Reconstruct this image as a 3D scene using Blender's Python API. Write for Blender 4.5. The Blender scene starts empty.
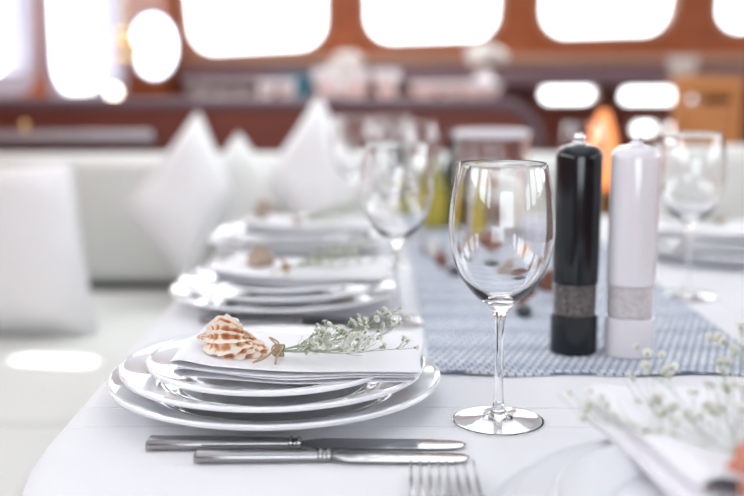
import bpy, bmesh, math, random
from mathutils import Vector, Matrix, noise
PI = math.pi
S = bpy.context.scene
C = S.collection
T = 0.75                      # height of the table top
R = math.radians

# ---------------------------------------------------------------- camera, light, exposure
cam_d = bpy.data.cameras.new('camera')
cam = bpy.data.objects.new('camera', cam_d); C.objects.link(cam)
cam.location = (0, 0, T + .283)
cam.rotation_euler = (R(90 - 9.4), 0, 0)
cam_d.sensor_width = 36
cam_d.lens = 50.8
cam_d.clip_start = .02
cam_d.dof.use_dof = True
cam_d.dof.focus_distance = .865
cam_d.dof.aperture_fstop = 2.4
cam_d.dof.aperture_blades = 9
S.camera = cam
S.view_settings.view_transform = 'Standard'
S.view_settings.look = 'None'
S.view_settings.gamma = 1
S.view_settings.exposure = 0.0
S.view_settings.use_curve_mapping = False
S.cycles.use_denoising = True
S.cycles.max_bounces = 14
S.cycles.transmission_bounces = 12
S.cycles.glossy_bounces = 6
S.cycles.diffuse_bounces = 5
S.cycles.sample_clamp_indirect = 8
S.cycles.blur_glossy = .3

w = bpy.data.worlds.new('overcast_sky'); S.world = w; w.use_nodes = True
w.node_tree.nodes['Background'].inputs[0].default_value = (.90, .95, 1, 1)
w.node_tree.nodes['Background'].inputs[1].default_value = 5.5

def light(name, typ, loc, target, energy, size=(1, 1), col=(1, 1, 1)):
    d = bpy.data.lights.new(name, typ); d.energy = energy; d.color = col
    if typ == 'AREA':
        d.shape = 'RECTANGLE'; d.size, d.size_y = size
    o = bpy.data.objects.new(name, d); C.objects.link(o); o.location = loc
    o.rotation_euler = (Vector(target) - Vector(loc)).to_track_quat('-Z', 'Y').to_euler()
    return o
sun = light('sun', 'SUN', (0, 0, 5), (0, 0, 0), 9, col=(1, .97, .9))
SUN_DIR = Vector((-.30, .25, 1)).normalized()      # towards the sun
sun.rotation_euler = SUN_DIR.to_track_quat('Z', 'Y').to_euler(); sun.data.angle = R(.6)
light('daylight_roof_hatch', 'AREA', (.25, .85, 1.86), (.25, .85, 0), 4.4, (1.1, 1.3), (.84, .93, 1))
light('daylight_port_windows', 'AREA', (-1.18, .6, 1.42), (.2, .9, .8), 3.5, (1.9, .5), (.88, .94, 1))
light('daylight_starboard_windows', 'AREA', (2.15, 1.3, 1.42), (.2, 1.2, .8), 4.5, (2.2, .5), (.88, .94, 1))
light('daylight_aft_door', 'AREA', (.2, -1.4, 1.35), (0, 1.6, .8), 3.2, (1.6, .9), (.86, .94, 1))
light('daylight_forward_hatch', 'AREA', (-.1, 2.55, 1.86), (-.1, 2.3, 0), 11.5, (1.6, .7), (.90, .97, 1))

light('counter_fill_light', 'AREA', (-.1, 2.95, 1.84), (-.1, 3.2, 1), 6, (.9, .3), (.95, .97, 1))  # added fill lamp without a real opening, brightens the bowls on the counter
# ---------------------------------------------------------------- materials
def mat(name, col, rough=.5, metal=0, **k):
    m = bpy.data.materials.new(name); m.use_nodes = True
    b = m.node_tree.nodes['Principled BSDF']
    b.inputs['Base Color'].default_value = (*col, 1)
    b.inputs['Roughness'].default_value = rough
    b.inputs['Metallic'].default_value = metal
    for key, v in k.items():
        b.inputs[key.replace('_', ' ')].default_value = v
    return m
def nodes(m): return m.node_tree.nodes, m.node_tree.links, m.node_tree.nodes['Principled BSDF']
def N(m, typ, **k):
    n = m.node_tree.nodes.new(typ)
    for a, v in k.items():
        if a.startswith('i_'): n.inputs[a[2:].replace('_', ' ')].default_value = v
        else: setattr(n, a, v)
    return n
def coords(m, scale=(1, 1, 1), rot=(0, 0, 0), out='Object'):
    tc = N(m, 'ShaderNodeTexCoord'); mp = N(m, 'ShaderNodeMapping')
    mp.inputs['Scale'].default_value = scale; mp.inputs['Rotation'].default_value = rot
    m.node_tree.links.new(tc.outputs[out], mp.inputs[0]); return mp.outputs[0]
def ramp(m, src, stops):
    r = N(m, 'ShaderNodeValToRGB'); e = r.color_ramp.elements
    while len(e) < len(stops): e.new(.5)
    for i, (p, c) in enumerate(stops): e[i].position = p; e[i].color = (*c, 1)
    m.node_tree.links.new(src, r.inputs[0]); return r.outputs[0]
def bump(m, src, strength, dist, prev=None):
    b = N(m, 'ShaderNodeBump'); b.inputs['Strength'].default_value = strength; b.inputs['Distance'].default_value = dist
    m.node_tree.links.new(src, b.inputs['Height'])
    if prev: m.node_tree.links.new(prev, b.inputs['Normal'])
    return b.outputs[0]
def fabric(name, col, weave=900, wr=6, wrd=.004, rough=.85, weave_d=.0004, sheen=.2):
    m = mat(name, col, rough, Sheen_Weight=sheen); n, l, b = nodes(m)
    v = coords(m)
    ns = N(m, 'ShaderNodeTexNoise', i_Scale=wr, i_Detail=3.0); l.new(v, ns.inputs['Vector'])
    h = bump(m, ns.outputs[0], .6, wrd)
    wv = N(m, 'ShaderNodeTexWave', i_Scale=weave / 6.28, wave_type='BANDS', bands_direction='X'); l.new(v, wv.inputs['Vector'])
    wv2 = N(m, 'ShaderNodeTexWave', i_Scale=weave / 6.28, wave_type='BANDS', bands_direction='Y'); l.new(v, wv2.inputs['Vector'])
    mx = N(m, 'ShaderNodeMath', operation='ADD'); l.new(wv.outputs['Fac'], mx.inputs[0]); l.new(wv2.outputs['Fac'], mx.inputs[1])
    h2 = bump(m, mx.outputs[0], .35, weave_d, h)
    l.new(h2, b.inputs['Normal'])
    return m
def wood(name, c1, c2, rough=.25, scale=(1, 1, 1), ws=6):
    m = mat(name, c1, rough + .12, Coat_Weight=.05, Coat_Roughness=.2, Specular_IOR_Level=.2); n, l, b = nodes(m)
    v = coords(m, scale)
    ns = N(m, 'ShaderNodeTexNoise', i_Scale=ws, i_Detail=6.0, i_Distortion=.6); l.new(v, ns.inputs['Vector'])
    l.new(ramp(m, ns.outputs[0], [(.3, c1), (.7, c2)]), b.inputs['Base Color'])
    return m
porcelain = mat('white_glazed_porcelain', (.86, .88, .91), .06, Specular_IOR_Level=.62, Coat_Weight=.6, Coat_Roughness=.02)
foot_mat = mat('unglazed_foot_rim', (.62, .56, .48), .7)
glass_m = mat('clear_glass', (1, 1, 1), 0, Transmission_Weight=1, IOR=1.48)
steel = mat('polished_steel', (.36, .355, .365), .15, 1)
chrome = mat('chrome', (.8, .8, .82), .08, 1)
cloth_m = fabric('white_linen_tablecloth', (.80, .81, .84), 1500, 9, .003)
napkin_m = fabric('white_napkin_linen', (.84, .84, .88), 2200, 14, .0012, weave_d=.0002)
bench_m = fabric('cream_upholstery', (.76, .78, .75), 1200, 5, .006)
cushion_m = fabric('white_cushion_fabric', (.80, .80, .81), 1000, 8, .006)
cushion_c = fabric('cream_cushion_fabric', (.74, .75, .73), 1000, 8, .006)
mahogany = wood('varnished_mahogany', (.30, .078, .028), (.42, .12, .04), .25, (1, 1, 6))
mahogany_d = wood('dark_mahogany', (.115, .030, .022), (.17, .045, .030), .22, (1, 1, 8))
plum_m = mat('dark_plum_leather', (.10, .055, .07), .4)
dash_m = mat('mauve_dash_leather', (.20, .12, .14), .45)
pillar_m = mat('lavender_grey_paint', (.42, .39, .46), .5)
teak = wood('pale_teak', (.42, .24, .16), (.52, .32, .22), .35, (1, 4, 4))
black_gloss = mat('black_lacquer', (.006, .009, .012), .12, Coat_Weight=.25, Coat_Roughness=.03, Specular_IOR_Level=.35)
white_gloss = mat('white_lacquer', (.74, .72, .76), .12, Coat_Weight=.6, Coat_Roughness=.03)
pane_m = mat('window_glass', (1, 1, 1), 0, Transmission_Weight=1, IOR=1.45)
acrylic = mat('clear_acrylic', (.96, .96, .97), .02, Transmission_Weight=1, IOR=1.3)
twine_m = mat('jute_twine', (.42, .31, .19), .9)
stem_m = mat('dried_green_stem', (.30, .36, .24), .8)
petal_m = mat('white_petal', (.82, .82, .76), .8, Subsurface_Weight=.0)
calyx_m = mat('pale_green_calyx', (.32, .36, .24), .8)
gold_m = mat('brass', (.80, .56, .24), .22, 1)
beige_m = mat('white_ceiling_paint', (.80, .83, .85), .7)
oil_m = mat('yellow_label_paper', (.55, .45, .06), .5)
dark_glass = mat('dark_bottle_glass', (.012, .025, .022), .06, Coat_Weight=.5)
teal_m = mat('teal_card', (.02, .14, .20), .5)
orange_glow = mat('glowing_amber_shade', (.9, .35, .12), .5, Emission_Color=(1, .30, .10, 1), Emission_Strength=1.2)
bulb_m = mat('lit_bulb', (1, .9, .7), .4, Emission_Color=(1, .88, .72, 1), Emission_Strength=6)
mirror_m = mat('mirror_silver', (.92, .94, 1), .03, 1)
slate_m = mat('dark_slate_pebble', (.05, .055, .065), .5)
rust_m = mat('rust_red_shell', (.24, .10, .07), .55)
sand_m = mat('beige_shell', (.42, .33, .26), .6)
white_shell = mat('white_shell_glaze', (.75, .72, .70), .35)

def runner_material():
    m = mat('blue_grey_woven_runner', (.6, .66, .75), .9); n, l, b = nodes(m)
    v = coords(m, (1, 1, 1))
    br = N(m, 'ShaderNodeTexBrick', offset=.5, squash=1.0)
    br.inputs['Scale'].default_value = 1; br.inputs['Brick Width'].default_value = .0085; br.inputs['Row Height'].default_value = .0115
    br.inputs['Mortar Size'].default_value = .0013; br.inputs['Mortar Smooth'].default_value = .5
    br.inputs['Color1'].default_value = (.78, .81, .86, 1); br.inputs['Color2'].default_value = (.63, .68, .75, 1)
    br.inputs['Mortar'].default_value = (.13, .16, .25, 1)
    l.new(v, br.inputs['Vector'])
    nz = N(m, 'ShaderNodeTexNoise', i_Scale=60.0, i_Detail=2.0); l.new(v, nz.inputs['Vector'])
    # woven bands: every few centimetres the weft is darker
    wv = N(m, 'ShaderNodeTexWave', wave_type='BANDS', bands_direction='Y', i_Scale=1 / (.075 * 3.1), i_Distortion=1.0); l.new(v, wv.inputs['Vector'])
    dk = N(m, 'ShaderNodeMix', data_type='RGBA', blend_type='MULTIPLY')
    l.new(ramp(m, wv.outputs['Fac'], [(.0, (1, 1, 1)), (.55, (1, 1, 1)), (.95, (.80, .83, .87))]), dk.inputs['B'])
    l.new(br.outputs['Color'], dk.inputs['A']); dk.inputs['Factor'].default_value = 1
    l.new(dk.outputs['Result'], b.inputs['Base Color'])
    l.new(bump(m, br.outputs['Fac'], -.8, .0012), b.inputs['Normal'])
    return m
runner_m = runner_material()

def conch_material():
    m = mat('orange_and_white_shell', (.8, .6, .45), .38); n, l, b = nodes(m)
    a = N(m, 'ShaderNodeAttribute', attribute_name='pig')
    ns = N(m, 'ShaderNodeTexNoise', i_Scale=140.0, i_Detail=3.0); l.new(coords(m), ns.inputs['Vector'])
    ad = N(m, 'ShaderNodeMath', operation='MULTIPLY_ADD'); ad.inputs[1].default_value = .7; l.new(ns.outputs[0], ad.inputs[0]); l.new(a.outputs['Fac'], ad.inputs[2])
    l.new(ramp(m, ad.outputs[0], [(.50, (.36, .10, .03)), (.74, (.58, .24, .09)), (.90, (.78, .60, .44)), (1.0, (.84, .78, .70))]), b.inputs['Base Color'])
    return m
conch_m = conch_material()
pepper_m = mat('black_peppercorns', (.16, .14, .13), .7)
salt_m = mat('coarse_sea_salt', (.86, .81, .82), .6)
for m_, sc in ((pepper_m, 420.0), (salt_m, 420.0)):
    n_, l_, b_ = nodes(m_)
    vo = N(m_, 'ShaderNodeTexVoronoi', i_Scale=sc); l_.new(coords(m_), vo.inputs['Vector'])
    l_.new(bump(m_, vo.outputs['Distance'], 1, .002), b_.inputs['Normal'])
    c_ = b_.inputs['Base Color'].default_value[:3]
    l_.new(ramp(m_, vo.outputs['Color'], [(.2, tuple(x * (.6 if m_ is pepper_m else .9) for x in c_)), (.8, tuple(min(1, x * (1.5 if m_ is pepper_m else 1.1)) for x in c_))]), b_.inputs['Base Color'])

# ---------------------------------------------------------------- helpers
def obj(name, bm, m, parent=None, smooth=True, loc=None):
    me = bpy.data.meshes.new(name)
    bmesh.ops.recalc_face_normals(bm, faces=bm.faces)
    bm.to_mesh(me); bm.free()
    for x in (m if isinstance(m, (list, tuple)) else [m]): me.materials.append(x)
    if smooth:
        me.polygons.foreach_set('use_smooth', [True] * len(me.polygons))
        try: me.set_sharp_from_angle(angle=R(42))
        except Exception: pass
    o = bpy.data.objects.new(name, me); C.objects.link(o)
    if parent: o.parent = parent
    if loc: o.location = loc
    return o
def tag(o, label, cat, group=None):
    o['label'] = label; o['category'] = cat
    if group: o['group'] = group
    return o
def thing(name, label, cat, loc=(0, 0, 0), rz=0, group=None, rot=None):
    o = bpy.data.objects.new(name, None); C.objects.link(o); o.empty_display_size = .05
    o.location = loc; o.rotation_euler = rot or (0, 0, rz)
    return tag(o, label, cat, group)
def dup(root, loc, rz=0, label=None, group=None, rot=None, scale=None, keep=None):
    r = root.copy(); C.objects.link(r); r.location = loc; r.rotation_euler = rot or (0, 0, rz)
    if scale: r.scale = scale
    if label: r['label'] = label
    if group: r['group'] = group
    for i, ch in enumerate(list(root.children)):
        if keep and not keep(i, ch): continue
        c = ch.copy(); C.objects.link(c); c.parent = r
        for g in ch.children:
            d = g.copy(); C.objects.link(d); d.parent = c
    return r
def struct(o): o['kind'] = 'structure'; return o
def lathe(bm, prof, seg=64, c=(0, 0, 0), close=False, mi=0):
    rings = []
    for r, z in prof:
        if r < 1e-6: rings.append([bm.verts.new((c[0], c[1], c[2] + z))])
        else: rings.append([bm.verts.new((c[0] + r * math.cos(2 * PI * i / seg), c[1] + r * math.sin(2 * PI * i / seg), c[2] + z)) for i in range(seg)])
    ps = list(zip(rings, rings[1:])) + ([(rings[-1], rings[0])] if close else [])
    for a, b in ps:
        for i in range(seg):
            j = (i + 1) % seg
            va = [a[i], a[j]] if len(a) > 1 else [a[0]]
            vb = [b[j], b[i]] if len(b) > 1 else [b[0]]
            if len(va) + len(vb) > 2: bm.faces.new(va + vb).material_index = mi
    return bm
def cr(pts, n=8):                     # Catmull-Rom smoothing of a point list
    pts = [Vector(p) for p in pts]; out = []
    q = [pts[0]] + pts + [pts[-1]]
    for i in range(1, len(q) - 2):
        for k in range(n):
            t = k / n
            a, b, c, d = q[i - 1], q[i], q[i + 1], q[i + 2]
            out.append(.5 * ((2 * b) + (-a + c) * t + (2 * a - 5 * b + 4 * c - d) * t * t + (-a + 3 * b - 3 * c + d) * t ** 3))
    out.append(pts[-1]); return out
def crp(pts, n=4): return [(max(0, v.x), v.y) for v in [p.to_2d() for p in cr([(a, b, 0) for a, b in pts], n)]]
def rbox(bm, c, s, r=.01, seg=3, rz=0, mi=0):
    m = Matrix.Translation(c) @ Matrix.Rotation(rz, 4, 'Z') @ Matrix.Diagonal((*s, 1))
    vs = bmesh.ops.create_cube(bm, size=1, matrix=m)['verts']
    es = list({e for v in vs for e in v.link_edges})
    for f in {f for v in vs for f in v.link_faces}: f.material_index = mi
    if r > 0: bmesh.ops.bevel(bm, geom=es, offset=r, segments=seg, profile=.5, affect='EDGES', clamp_overlap=True)
    return bm
def tube(bm, pts, rad, seg=6, mi=0, cap=True):
    pts = [Vector(p) for p in pts]; rs = rad if isinstance(rad, (list, tuple)) else [rad] * len(pts)
    prev = None; up = None; first = None
    for i, p in enumerate(pts):
        d = (pts[min(i + 1, len(pts) - 1)] - pts[max(i - 1, 0)]).normalized()
        if up is None: up = d.orthogonal().normalized()
        up = (up - d * up.dot(d)).normalized(); sd = d.cross(up)
        ring = [bm.verts.new(p + (up * math.cos(2 * PI * k / seg) + sd * math.sin(2 * PI * k / seg)) * rs[i]) for k in range(seg)]
        if prev:
            for k in range(seg): bm.faces.new((prev[k], prev[(k + 1) % seg], ring[(k + 1) % seg], ring[k])).material_index = mi
        else: first = ring
        prev = ring
    if cap:
        bm.faces.new(first).material_index = mi; bm.faces.new(prev).material_index = mi
    return bm
def BM(): return bmesh.new()

def rr(cx, cz, w_, h_, r, n=8, skew=None):
    """rounded rectangle outline; skew(x,z)->(x,z)"""
    out = []
    for sx, sz, a0 in ((1, 1, 0), (-1, 1, 90), (-1, -1, 180), (1, -1, 270)):
        for k in range(n + 1):
            a = R(a0 + 90 * k / n)
            x = cx + sx * (w_ / 2 - r) + r * math.cos(a); z = cz + sz * (h_ / 2 - r) + r * math.sin(a)
            out.append(skew(x, z) if skew else (x, z))
    return out
def sheet(name, outer, holes, thick, m, M):
    """flat panel with holes, in the XZ plane of matrix M, thickness along its Y"""
    cu = bpy.data.curves.new(name, 'CURVE'); cu.dimensions = '2D'; cu.fill_mode = 'BOTH'; cu.extrude = thick / 2
    for pl in [outer] + holes:
        sp = cu.splines.new('POLY'); sp.points.add(len(pl) - 1); sp.use_cyclic_u = True
        for p, q in zip(sp.points, pl): p.co = (q[0], q[1], 0, 1)
    tmp = bpy.data.objects.new(name + '_tmp', cu); C.objects.link(tmp)
    dg = bpy.context.evaluated_depsgraph_get(); dg.update()
    me = bpy.data.meshes.new_from_object(tmp.evaluated_get(dg)); bpy.data.objects.remove(tmp); bpy.data.curves.remove(cu)
    me.transform(Matrix.Rotation(PI / 2, 4, 'X')); me.transform(M)
    me.materials.clear(); me.materials.append(m)
    o = bpy.data.objects.new(name, me); C.objects.link(o); me.name = name
    return o
def ring_bm(outline_o, outline_i, y0, y1, M):
    bm = BM(); n = len(outline_o); L = []
    for pl, y in ((outline_o, y0), (outline_o, y1), (outline_i, y1), (outline_i, y0)):
        L.append([bm.verts.new(M @ Vector((p[0], y, p[1]))) for p in pl])
    for a in range(4):
        A, B = L[a], L[(a + 1) % 4]
        for i in range(n): bm.faces.new((A[i], A[(i + 1) % n], B[(i + 1) % n], B[i]))
    return bm
def frame_M(p0, p1):
    """local X along p0->p1 (plan points), local Z up, origin at p0 floor"""
    d = Vector((p1[0] - p0[0], p1[1] - p0[1], 0)); a = math.atan2(d.y, d.x)
    return Matrix.Translation((p0[0], p0[1], 0)) @ Matrix.Rotation(a, 4, 'Z'), d.length

# ---------------------------------------------------------------- the cabin
bm = BM(); rbox(bm, (.5, 1.3, -.05), (4.2, 6.6, .1), 0); struct(obj('floor', bm, wood('pale_floor_boards', (.45, .40, .34), (.52, .46, .40), .4, (1, 6, 1)), smooth=False))
# ceiling with an added opening, placed so a sun patch lands on the bench
sun_hole = (-.565 + SUN_DIR.x / SUN_DIR.z * (1.93 - .53), 1.81 + SUN_DIR.y / SUN_DIR.z * (1.93 - .53))
cm = Matrix.Translation((0, 0, 1.93)) @ Matrix.Rotation(-PI / 2, 4, 'X')
# panel local XZ -> world XY ; local z maps to world y
cm = Matrix.Translation((0, 0, 1.93)) @ Matrix(((1, 0, 0, 0), (0, 0, 1, 0), (0, 1, 0, 0), (0, 0, 0, 1)))
struct(sheet('ceiling', [(-1.6, -2), (2.6, -2), (2.6, 4.6), (-1.6, 4.6)], [rr(sun_hole[0], sun_hole[1], .17, .075, .035, skew=lambda x, z: (x, z + (x - sun_hole[0]) * -.2))], .04, beige_m, cm))
wn = [0]
def wall(name, p0, p1, wins, m, ztop=1.95, thick=.06, frame_m=None, zb=0, panes=True, fo=.014):
    M, L = frame_M(p0, p1)
    holes = [w_ for w_ in wins]
    o = struct(sheet(name, [(0, zb), (L, zb), (L, ztop), (0, ztop)], holes, thick, m, M))
    for h in holes:
        wn[0] += 1
        cx = sum(p[0] for p in h) / len(h); cz = sum(p[1] for p in h) / len(h)
        def off(d):
            return [(x + d * (x - cx) / math.hypot(x - cx, z - cz), z + d * (z - cz) / math.hypot(x - cx, z - cz)) for x, z in h]
        e = bpy.data.objects.new('window_%d' % wn[0], None); C.objects.link(e); e['kind'] = 'structure'
        obj('window_frame', ring_bm(off(fo), off(-.006), -.04, .035, M), frame_m or teak, e)
        if panes:
            bm = BM(); L_ = []
            for y in (-.002, .002): L_.append([bm.verts.new(M @ Vector((p[0], y, p[1]))) for p in off(-.005)])
            for i in range(len(h)): j = (i + 1) % len(h); bm.faces.new((L_[0][i], L_[0][j], L_[1][j], L_[1][i]))
            bm.faces.new(L_[0]); bm.faces.new(L_[1]); obj('pane', bm, pane_m, e, smooth=False)
    return o
ZB = .283 + T                       # eye level: heights below are given from it
# forward wall with the row of wheelhouse windows (rounded, sills rising to starboard)
sk = lambda x, z: (x, z + (1.5 - x) * -.035 if z < 1.4 else z)
def fw(x0, x1, lean0=.0, lean1=.0, sl=.03):
    def s(x, z):
        t = (z - 1.1) / .5
        xx = x + (lean0 * (1 - (x - x0) / (x1 - x0)) + lean1 * (x - x0) / (x1 - x0)) * t
        zz = z + (sl * (x - 1.2) if z < 1.35 else 0)
        return xx, zz
    return rr((x0 + x1) / 2, 1.385, x1 - x0, .45, .09, 8, s)
off = .75                            # wall starts at x=-.75
# window x ranges (world) at y = 4
fwins = [fw(-.67 + off, -.175 + off, -.05, .01, .05), fw(-.015 + off, .462 + off, -.02, .03), fw(.628 + off, 1.10 + off, -.01, .045), fw(1.262 + off, 1.80 + off, .04, .05)]
lower = []
for cx, cz, ww, hh in ((.735, .962, .215, .07), (1.075, .953, .30, .055), (1.03, .830, .11, .048), (1.15, .828, .10, .048)):
    lower.append(rr(cx + off, cz, ww, hh, min(ww, hh) * .48, 8))
wall('wall_forward', (-.75, 4.0), (2.3, 4.0), fwins, mahogany, zb=1.015)
wall('wall_forward_lower', (-.75, 4.0), (2.3, 4.0), lower, mahogany_d, ztop=1.015)
# port side: two slanting segments with the tall side windows
M1 = (-1.12, 2.55); M2 = (-.75, 4.0)
wall('wall_port_forward', M1, M2, [rr(.35, 1.325, .28, .60, .08, 8), rr(.81, 1.275, .43, .61, .10, 8)], mahogany, frame_m=pillar_m, fo=.05)
wall('wall_port', (-1.25, -1.6), M1, [rr(.7 + .8 * i, 1.42, .62, .42, .09, 8) for i in range(4)], mahogany, panes=False)
wall('wall_starboard', (2.3, 4.0), (2.3, -1.6), [rr(.6 + .85 * i, 1.40, .62, .42, .09, 8) for i in range(6)], mahogany, panes=False)
wall('wall_aft', (2.3, -1.6), (-1.25, -1.6), [rr(2.1, 1.2, 1.3, .75, .08, 8)], mahogany, panes=False)
# teak sill shelf running below the forward windows, plum cushioned dash below it
bm = BM(); rbox(bm, (.78, 3.93, 1.085), (2.95, .10, .035), .012); struct(obj('trim_1', bm, teak))
bm = BM(); rbox(bm, (.78, 3.90, 1.02), (2.95, .13, .075), .03, 4); struct(obj('trim_2', bm, dash_m))
# ---------------------------------------------------------------- U-shaped bench
def bench_piece(name, label, parts, cat='bench'):
    t = thing(name, label, cat, (0, 0, 0))
    for pn, c, s, r, m in parts:
        bm = BM(); rbox(bm, c, s, r, 5); obj(pn, bm, m, t)
    return t
ft = .53                                              # top of the seat cushions
bench_piece('bench', 'long cream upholstered bench across the cabin behind the table', [
    ('backrest', (-.30, 2.52, .69), (1.56, .13, .31), .04, bench_m),
    ('seat', (.04, 2.30, ft - .075), (.87, .31, .15), .035, bench_m),
    ('base', (.04, 2.31, .19), (.87, .28, .37), .005, mahogany_d)])
t = thing('bench', 'cream bench along the port side left of the table', 'bench')
for nm_, c, s, r, m in (('backrest', (-1.035, .75, .69), (.11, 3.35, .31), .04, bench_m),
                        ('seat', (-.715, 1.965, ft - .075), (.61, .97, .15), .03, bench_m),
                        ('seat', (-.715, 1.106, ft - .070), (.61, .715, .15), .03, bench_m),
                        ('seat', (-.715, .37, ft - .075), (.61, .74, .15), .03, bench_m),
                        ('base', (-.72, 1.22, .19), (.56, 2.4, .37), .005, mahogany_d)):
    bm = BM(); rbox(bm, c, s, r, 5); obj(nm_, bm, m, t)
bench_piece('bench', 'cream upholstered bench to the right of the table behind the far wine glass', [
    ('backrest', (1.12, 2.245, .705), (1.06, .15, .355), .04, bench_m),
    ('seat', (1.30, 1.865, ft - .075), (.80, .50, .15), .035, bench_m),
    ('base', (1.30, 1.88, .19), (.80, .48, .37), .005, mahogany_d)])
# wood backboard behind the far bench, its end rounded with a plum padded rim
def bb_out(x0, x1, z0, z1, r, n=10):
    o = [(x0, z0), (x0, z1)]
    for k in range(n + 1):
        a = R(90 - 90 * k / n); o.append((x1 - r + r * math.cos(a), z1 - r + r * math.sin(a)))
    return o + [(x1, z0)]
t = thing('backboard', 'long varnished mahogany backboard with rounded end behind the cream bench', 'panel', (0, 0, 0))
MI = Matrix.Translation((0, 2.66, 0))
o = sheet('board', bb_out(-1.04, .40, .02, .945, .09), [], .06, mahogany_d, MI); o.parent = t
bm = BM(); tube(bm, [(-1.04, 2.65, .957)] + [(p[0], 2.65, p[1] + .012) for p in bb_out(-1.0, .415, .02, .945, .10)[2:]], .019, 10); obj('rim', bm, plum_m, t)
t = thing('shelf_ledge', 'narrow grey ledge with painted shadow strip below in front of the mahogany backboard at left', 'ledge', (0, 0, 0))
bm = BM(); rbox(bm, (-.80, 2.605, .885), (.52, .045, .022), .006); obj('ledge', bm, mat('grey_metal', (.45, .42, .45), .25, .6), t)
bm = BM(); rbox(bm, (-.80, 2.60, .866), (.52, .035, .016), .003); obj('shadow_strip', bm, plum_m, t)  # dark strip standing in for the shadow below the ledge

# ---------------------------------------------------------------- cushions
def cushion(label, corners, m, thick=.13, name='cushion', bow=.0):
    """corners: four world points (bottom, right, top, left) of a square pillow"""
    P = [Vector(c) for c in corners]; c0 = sum(P, Vector()) / 4
    nrm = (P[2] - P[0]).cross(P[1] - P[3]).normalized()
    bm = BM(); n = 20; V = {}
    for s in (1, -1):
        for i in range(n + 1):
            for j in range(n + 1):
                if s == -1 and (i in (0, n) or j in (0, n)): V[s, i, j] = V[1, i, j]; continue
                u, v = i / n, j / n; a, b = 2 * u - 1, 2 * v - 1
                pin = 1 - .055 * (1 - a * a) * abs(b) ** 3 ; pin2 = 1 - .055 * (1 - b * b) * abs(a) ** 3
                uu = .5 + a * pin2 / 2; vv = .5 + b * pin / 2
                p = P[0] * (1 - uu) * (1 - vv) + P[1] * uu * (1 - vv) + P[2] * uu * vv + P[3] * (1 - uu) * vv
                h = thick / 2 * (max(0, (1 - a ** 4)) * max(0, (1 - b ** 4))) ** .55
                h *= 1 + .10 * noise.noise(Vector((a * 2, b * 2, s + c0.x * 5)))
                V[s, i, j] = bm.verts.new(p - c0 + nrm * h * s)
    for s in (1, -1):
        for i in range(n):
            for j in range(n): bm.faces.new((V[s, i, j], V[s, i + 1, j], V[s, i + 1, j + 1], V[s, i, j + 1]))
    o = thing(name, label, 'cushion', c0)
    obj('cover', bm, m, o)
    pts = [P[0] - c0]
    edge = []
    for k in range(4):
        A, B = P[k] - c0, P[(k + 1) % 4] - c0
        for q in range(10):
            t_ = q / 10; p = A.lerp(B, t_); p *= 1 - .055 * (1 - (2 * t_ - 1) ** 2); edge.append(p)
    edge.append(edge[0].copy())
    bm = BM(); tube(bm, edge, .004, 6, cap=False); obj('piping', bm, m, o)
    return o
cushion('large white square cushion leaning on the port bench at the left edge', [(-.90, 1.98, .535), (-.535, 1.99, .535), (-.60, 2.10, .86), (-.93, 2.08, .85)], cushion_m, .15)
cushion('white cushion standing on its corner against the far bench, nearest the table', [(-.408, 2.27, .575), (-.305, 2.36, .775), (-.395, 2.40, .950), (-.555, 2.32, .735)], cushion_m, .10)
cushion('cream cushion behind the two white ones, mostly hidden, its tip showing', [(-.34, 2.37, .60), (-.18, 2.37, .75), (-.305, 2.41, .900), (-.43, 2.39, .75)], cushion_c, .09)
cushion('white cushion standing on its corner beyond the plates, right of the other cushions', [(-.10, 2.32, .61), (-.01, 2.36, .785), (-.122, 2.42, .985), (-.25, 2.38, .80)], cushion_m, .11)

# ---------------------------------------------------------------- table and cloth
TX0, TX1, TY0, TY1 = -.262, .71, .385, 2.14
def t_out(n, off_, rn=.42, rf=.12):
    pts = []
    for (sx, sy, r, a0) in ((1, 1, rf, 0), (-1, 1, rf, 90), (-1, -1, rn, 180), (1, -1, rn, 270)):
        cx = (TX1 - r) if sx > 0 else (TX0 + r); cy = (TY1 - r) if sy > 0 else (TY0 + r)
        for k in range(n + 1):
            a = R(a0 + 90 * k / n); pts.append(((cx, cy), (math.cos(a), math.sin(a)), r))
    # subdivide straights
    out = []
    m_ = len(pts)
    for i in range(m_):
        (c, d, r), (c2, d2, r2) = pts[i], pts[(i + 1) % m_]
        p = Vector((c[0] + d[0] * (r + off_), c[1] + d[1] * (r + off_))); q = Vector((c2[0] + d2[0] * (r2 + off_), c2[1] + d2[1] * (r2 + off_)))
        out.append(p)
        if c != c2:
            for k in range(1, 30): out.append(p.lerp(q, k / 30))
    return out
t = thing('dining_table', 'long dining table under the white cloth', 'table', (.22, 1.27, 0))
bm = BM(); rings = []
for z in (T - .03, T - .0045):
    rings.append([bm.verts.new((p.x - .22, p.y - 1.27, z)) for p in t_out(12, -.028)])
for i in range(len(rings[0])):
    j = (i + 1) % len(rings[0]); bm.faces.new((rings[0][i], rings[0][j], rings[1][j], rings[1][i]))
bm.faces.new(rings[0]); bm.faces.new(rings[1]); obj('tabletop', bm, mahogany_d, t, smooth=False)
for yy in (-.5, .5):
    bm = BM(); lathe(bm, crp([(0, 0), (.16, 0), (.16, .02), (.05, .05), (.035, .3), (.035, .6), (.09, .715), (0, .719)], 4), 24, (0, yy, 0)); obj('leg', bm, mahogany_d, t)
bm = BM(); rings = []
prof = [(-.028, 0), (-.018, -.0012), (-.009, -.005), (-.002, -.012), (.003, -.024), (.006, -.045), (.008, -.08), (.010, -.13), (.011, -.165), (.012, -.20)]
base = t_out(12, 0); n = len(base)
for s in (.15, .35, .55, .7, .82, .9, .96):
    o_ = t_out(12, -.028); rings.append([bm.verts.new((.22 + (p.x - .22) * s, 1.27 + (p.y - 1.27) * s, T)) for p in o_])
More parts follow.
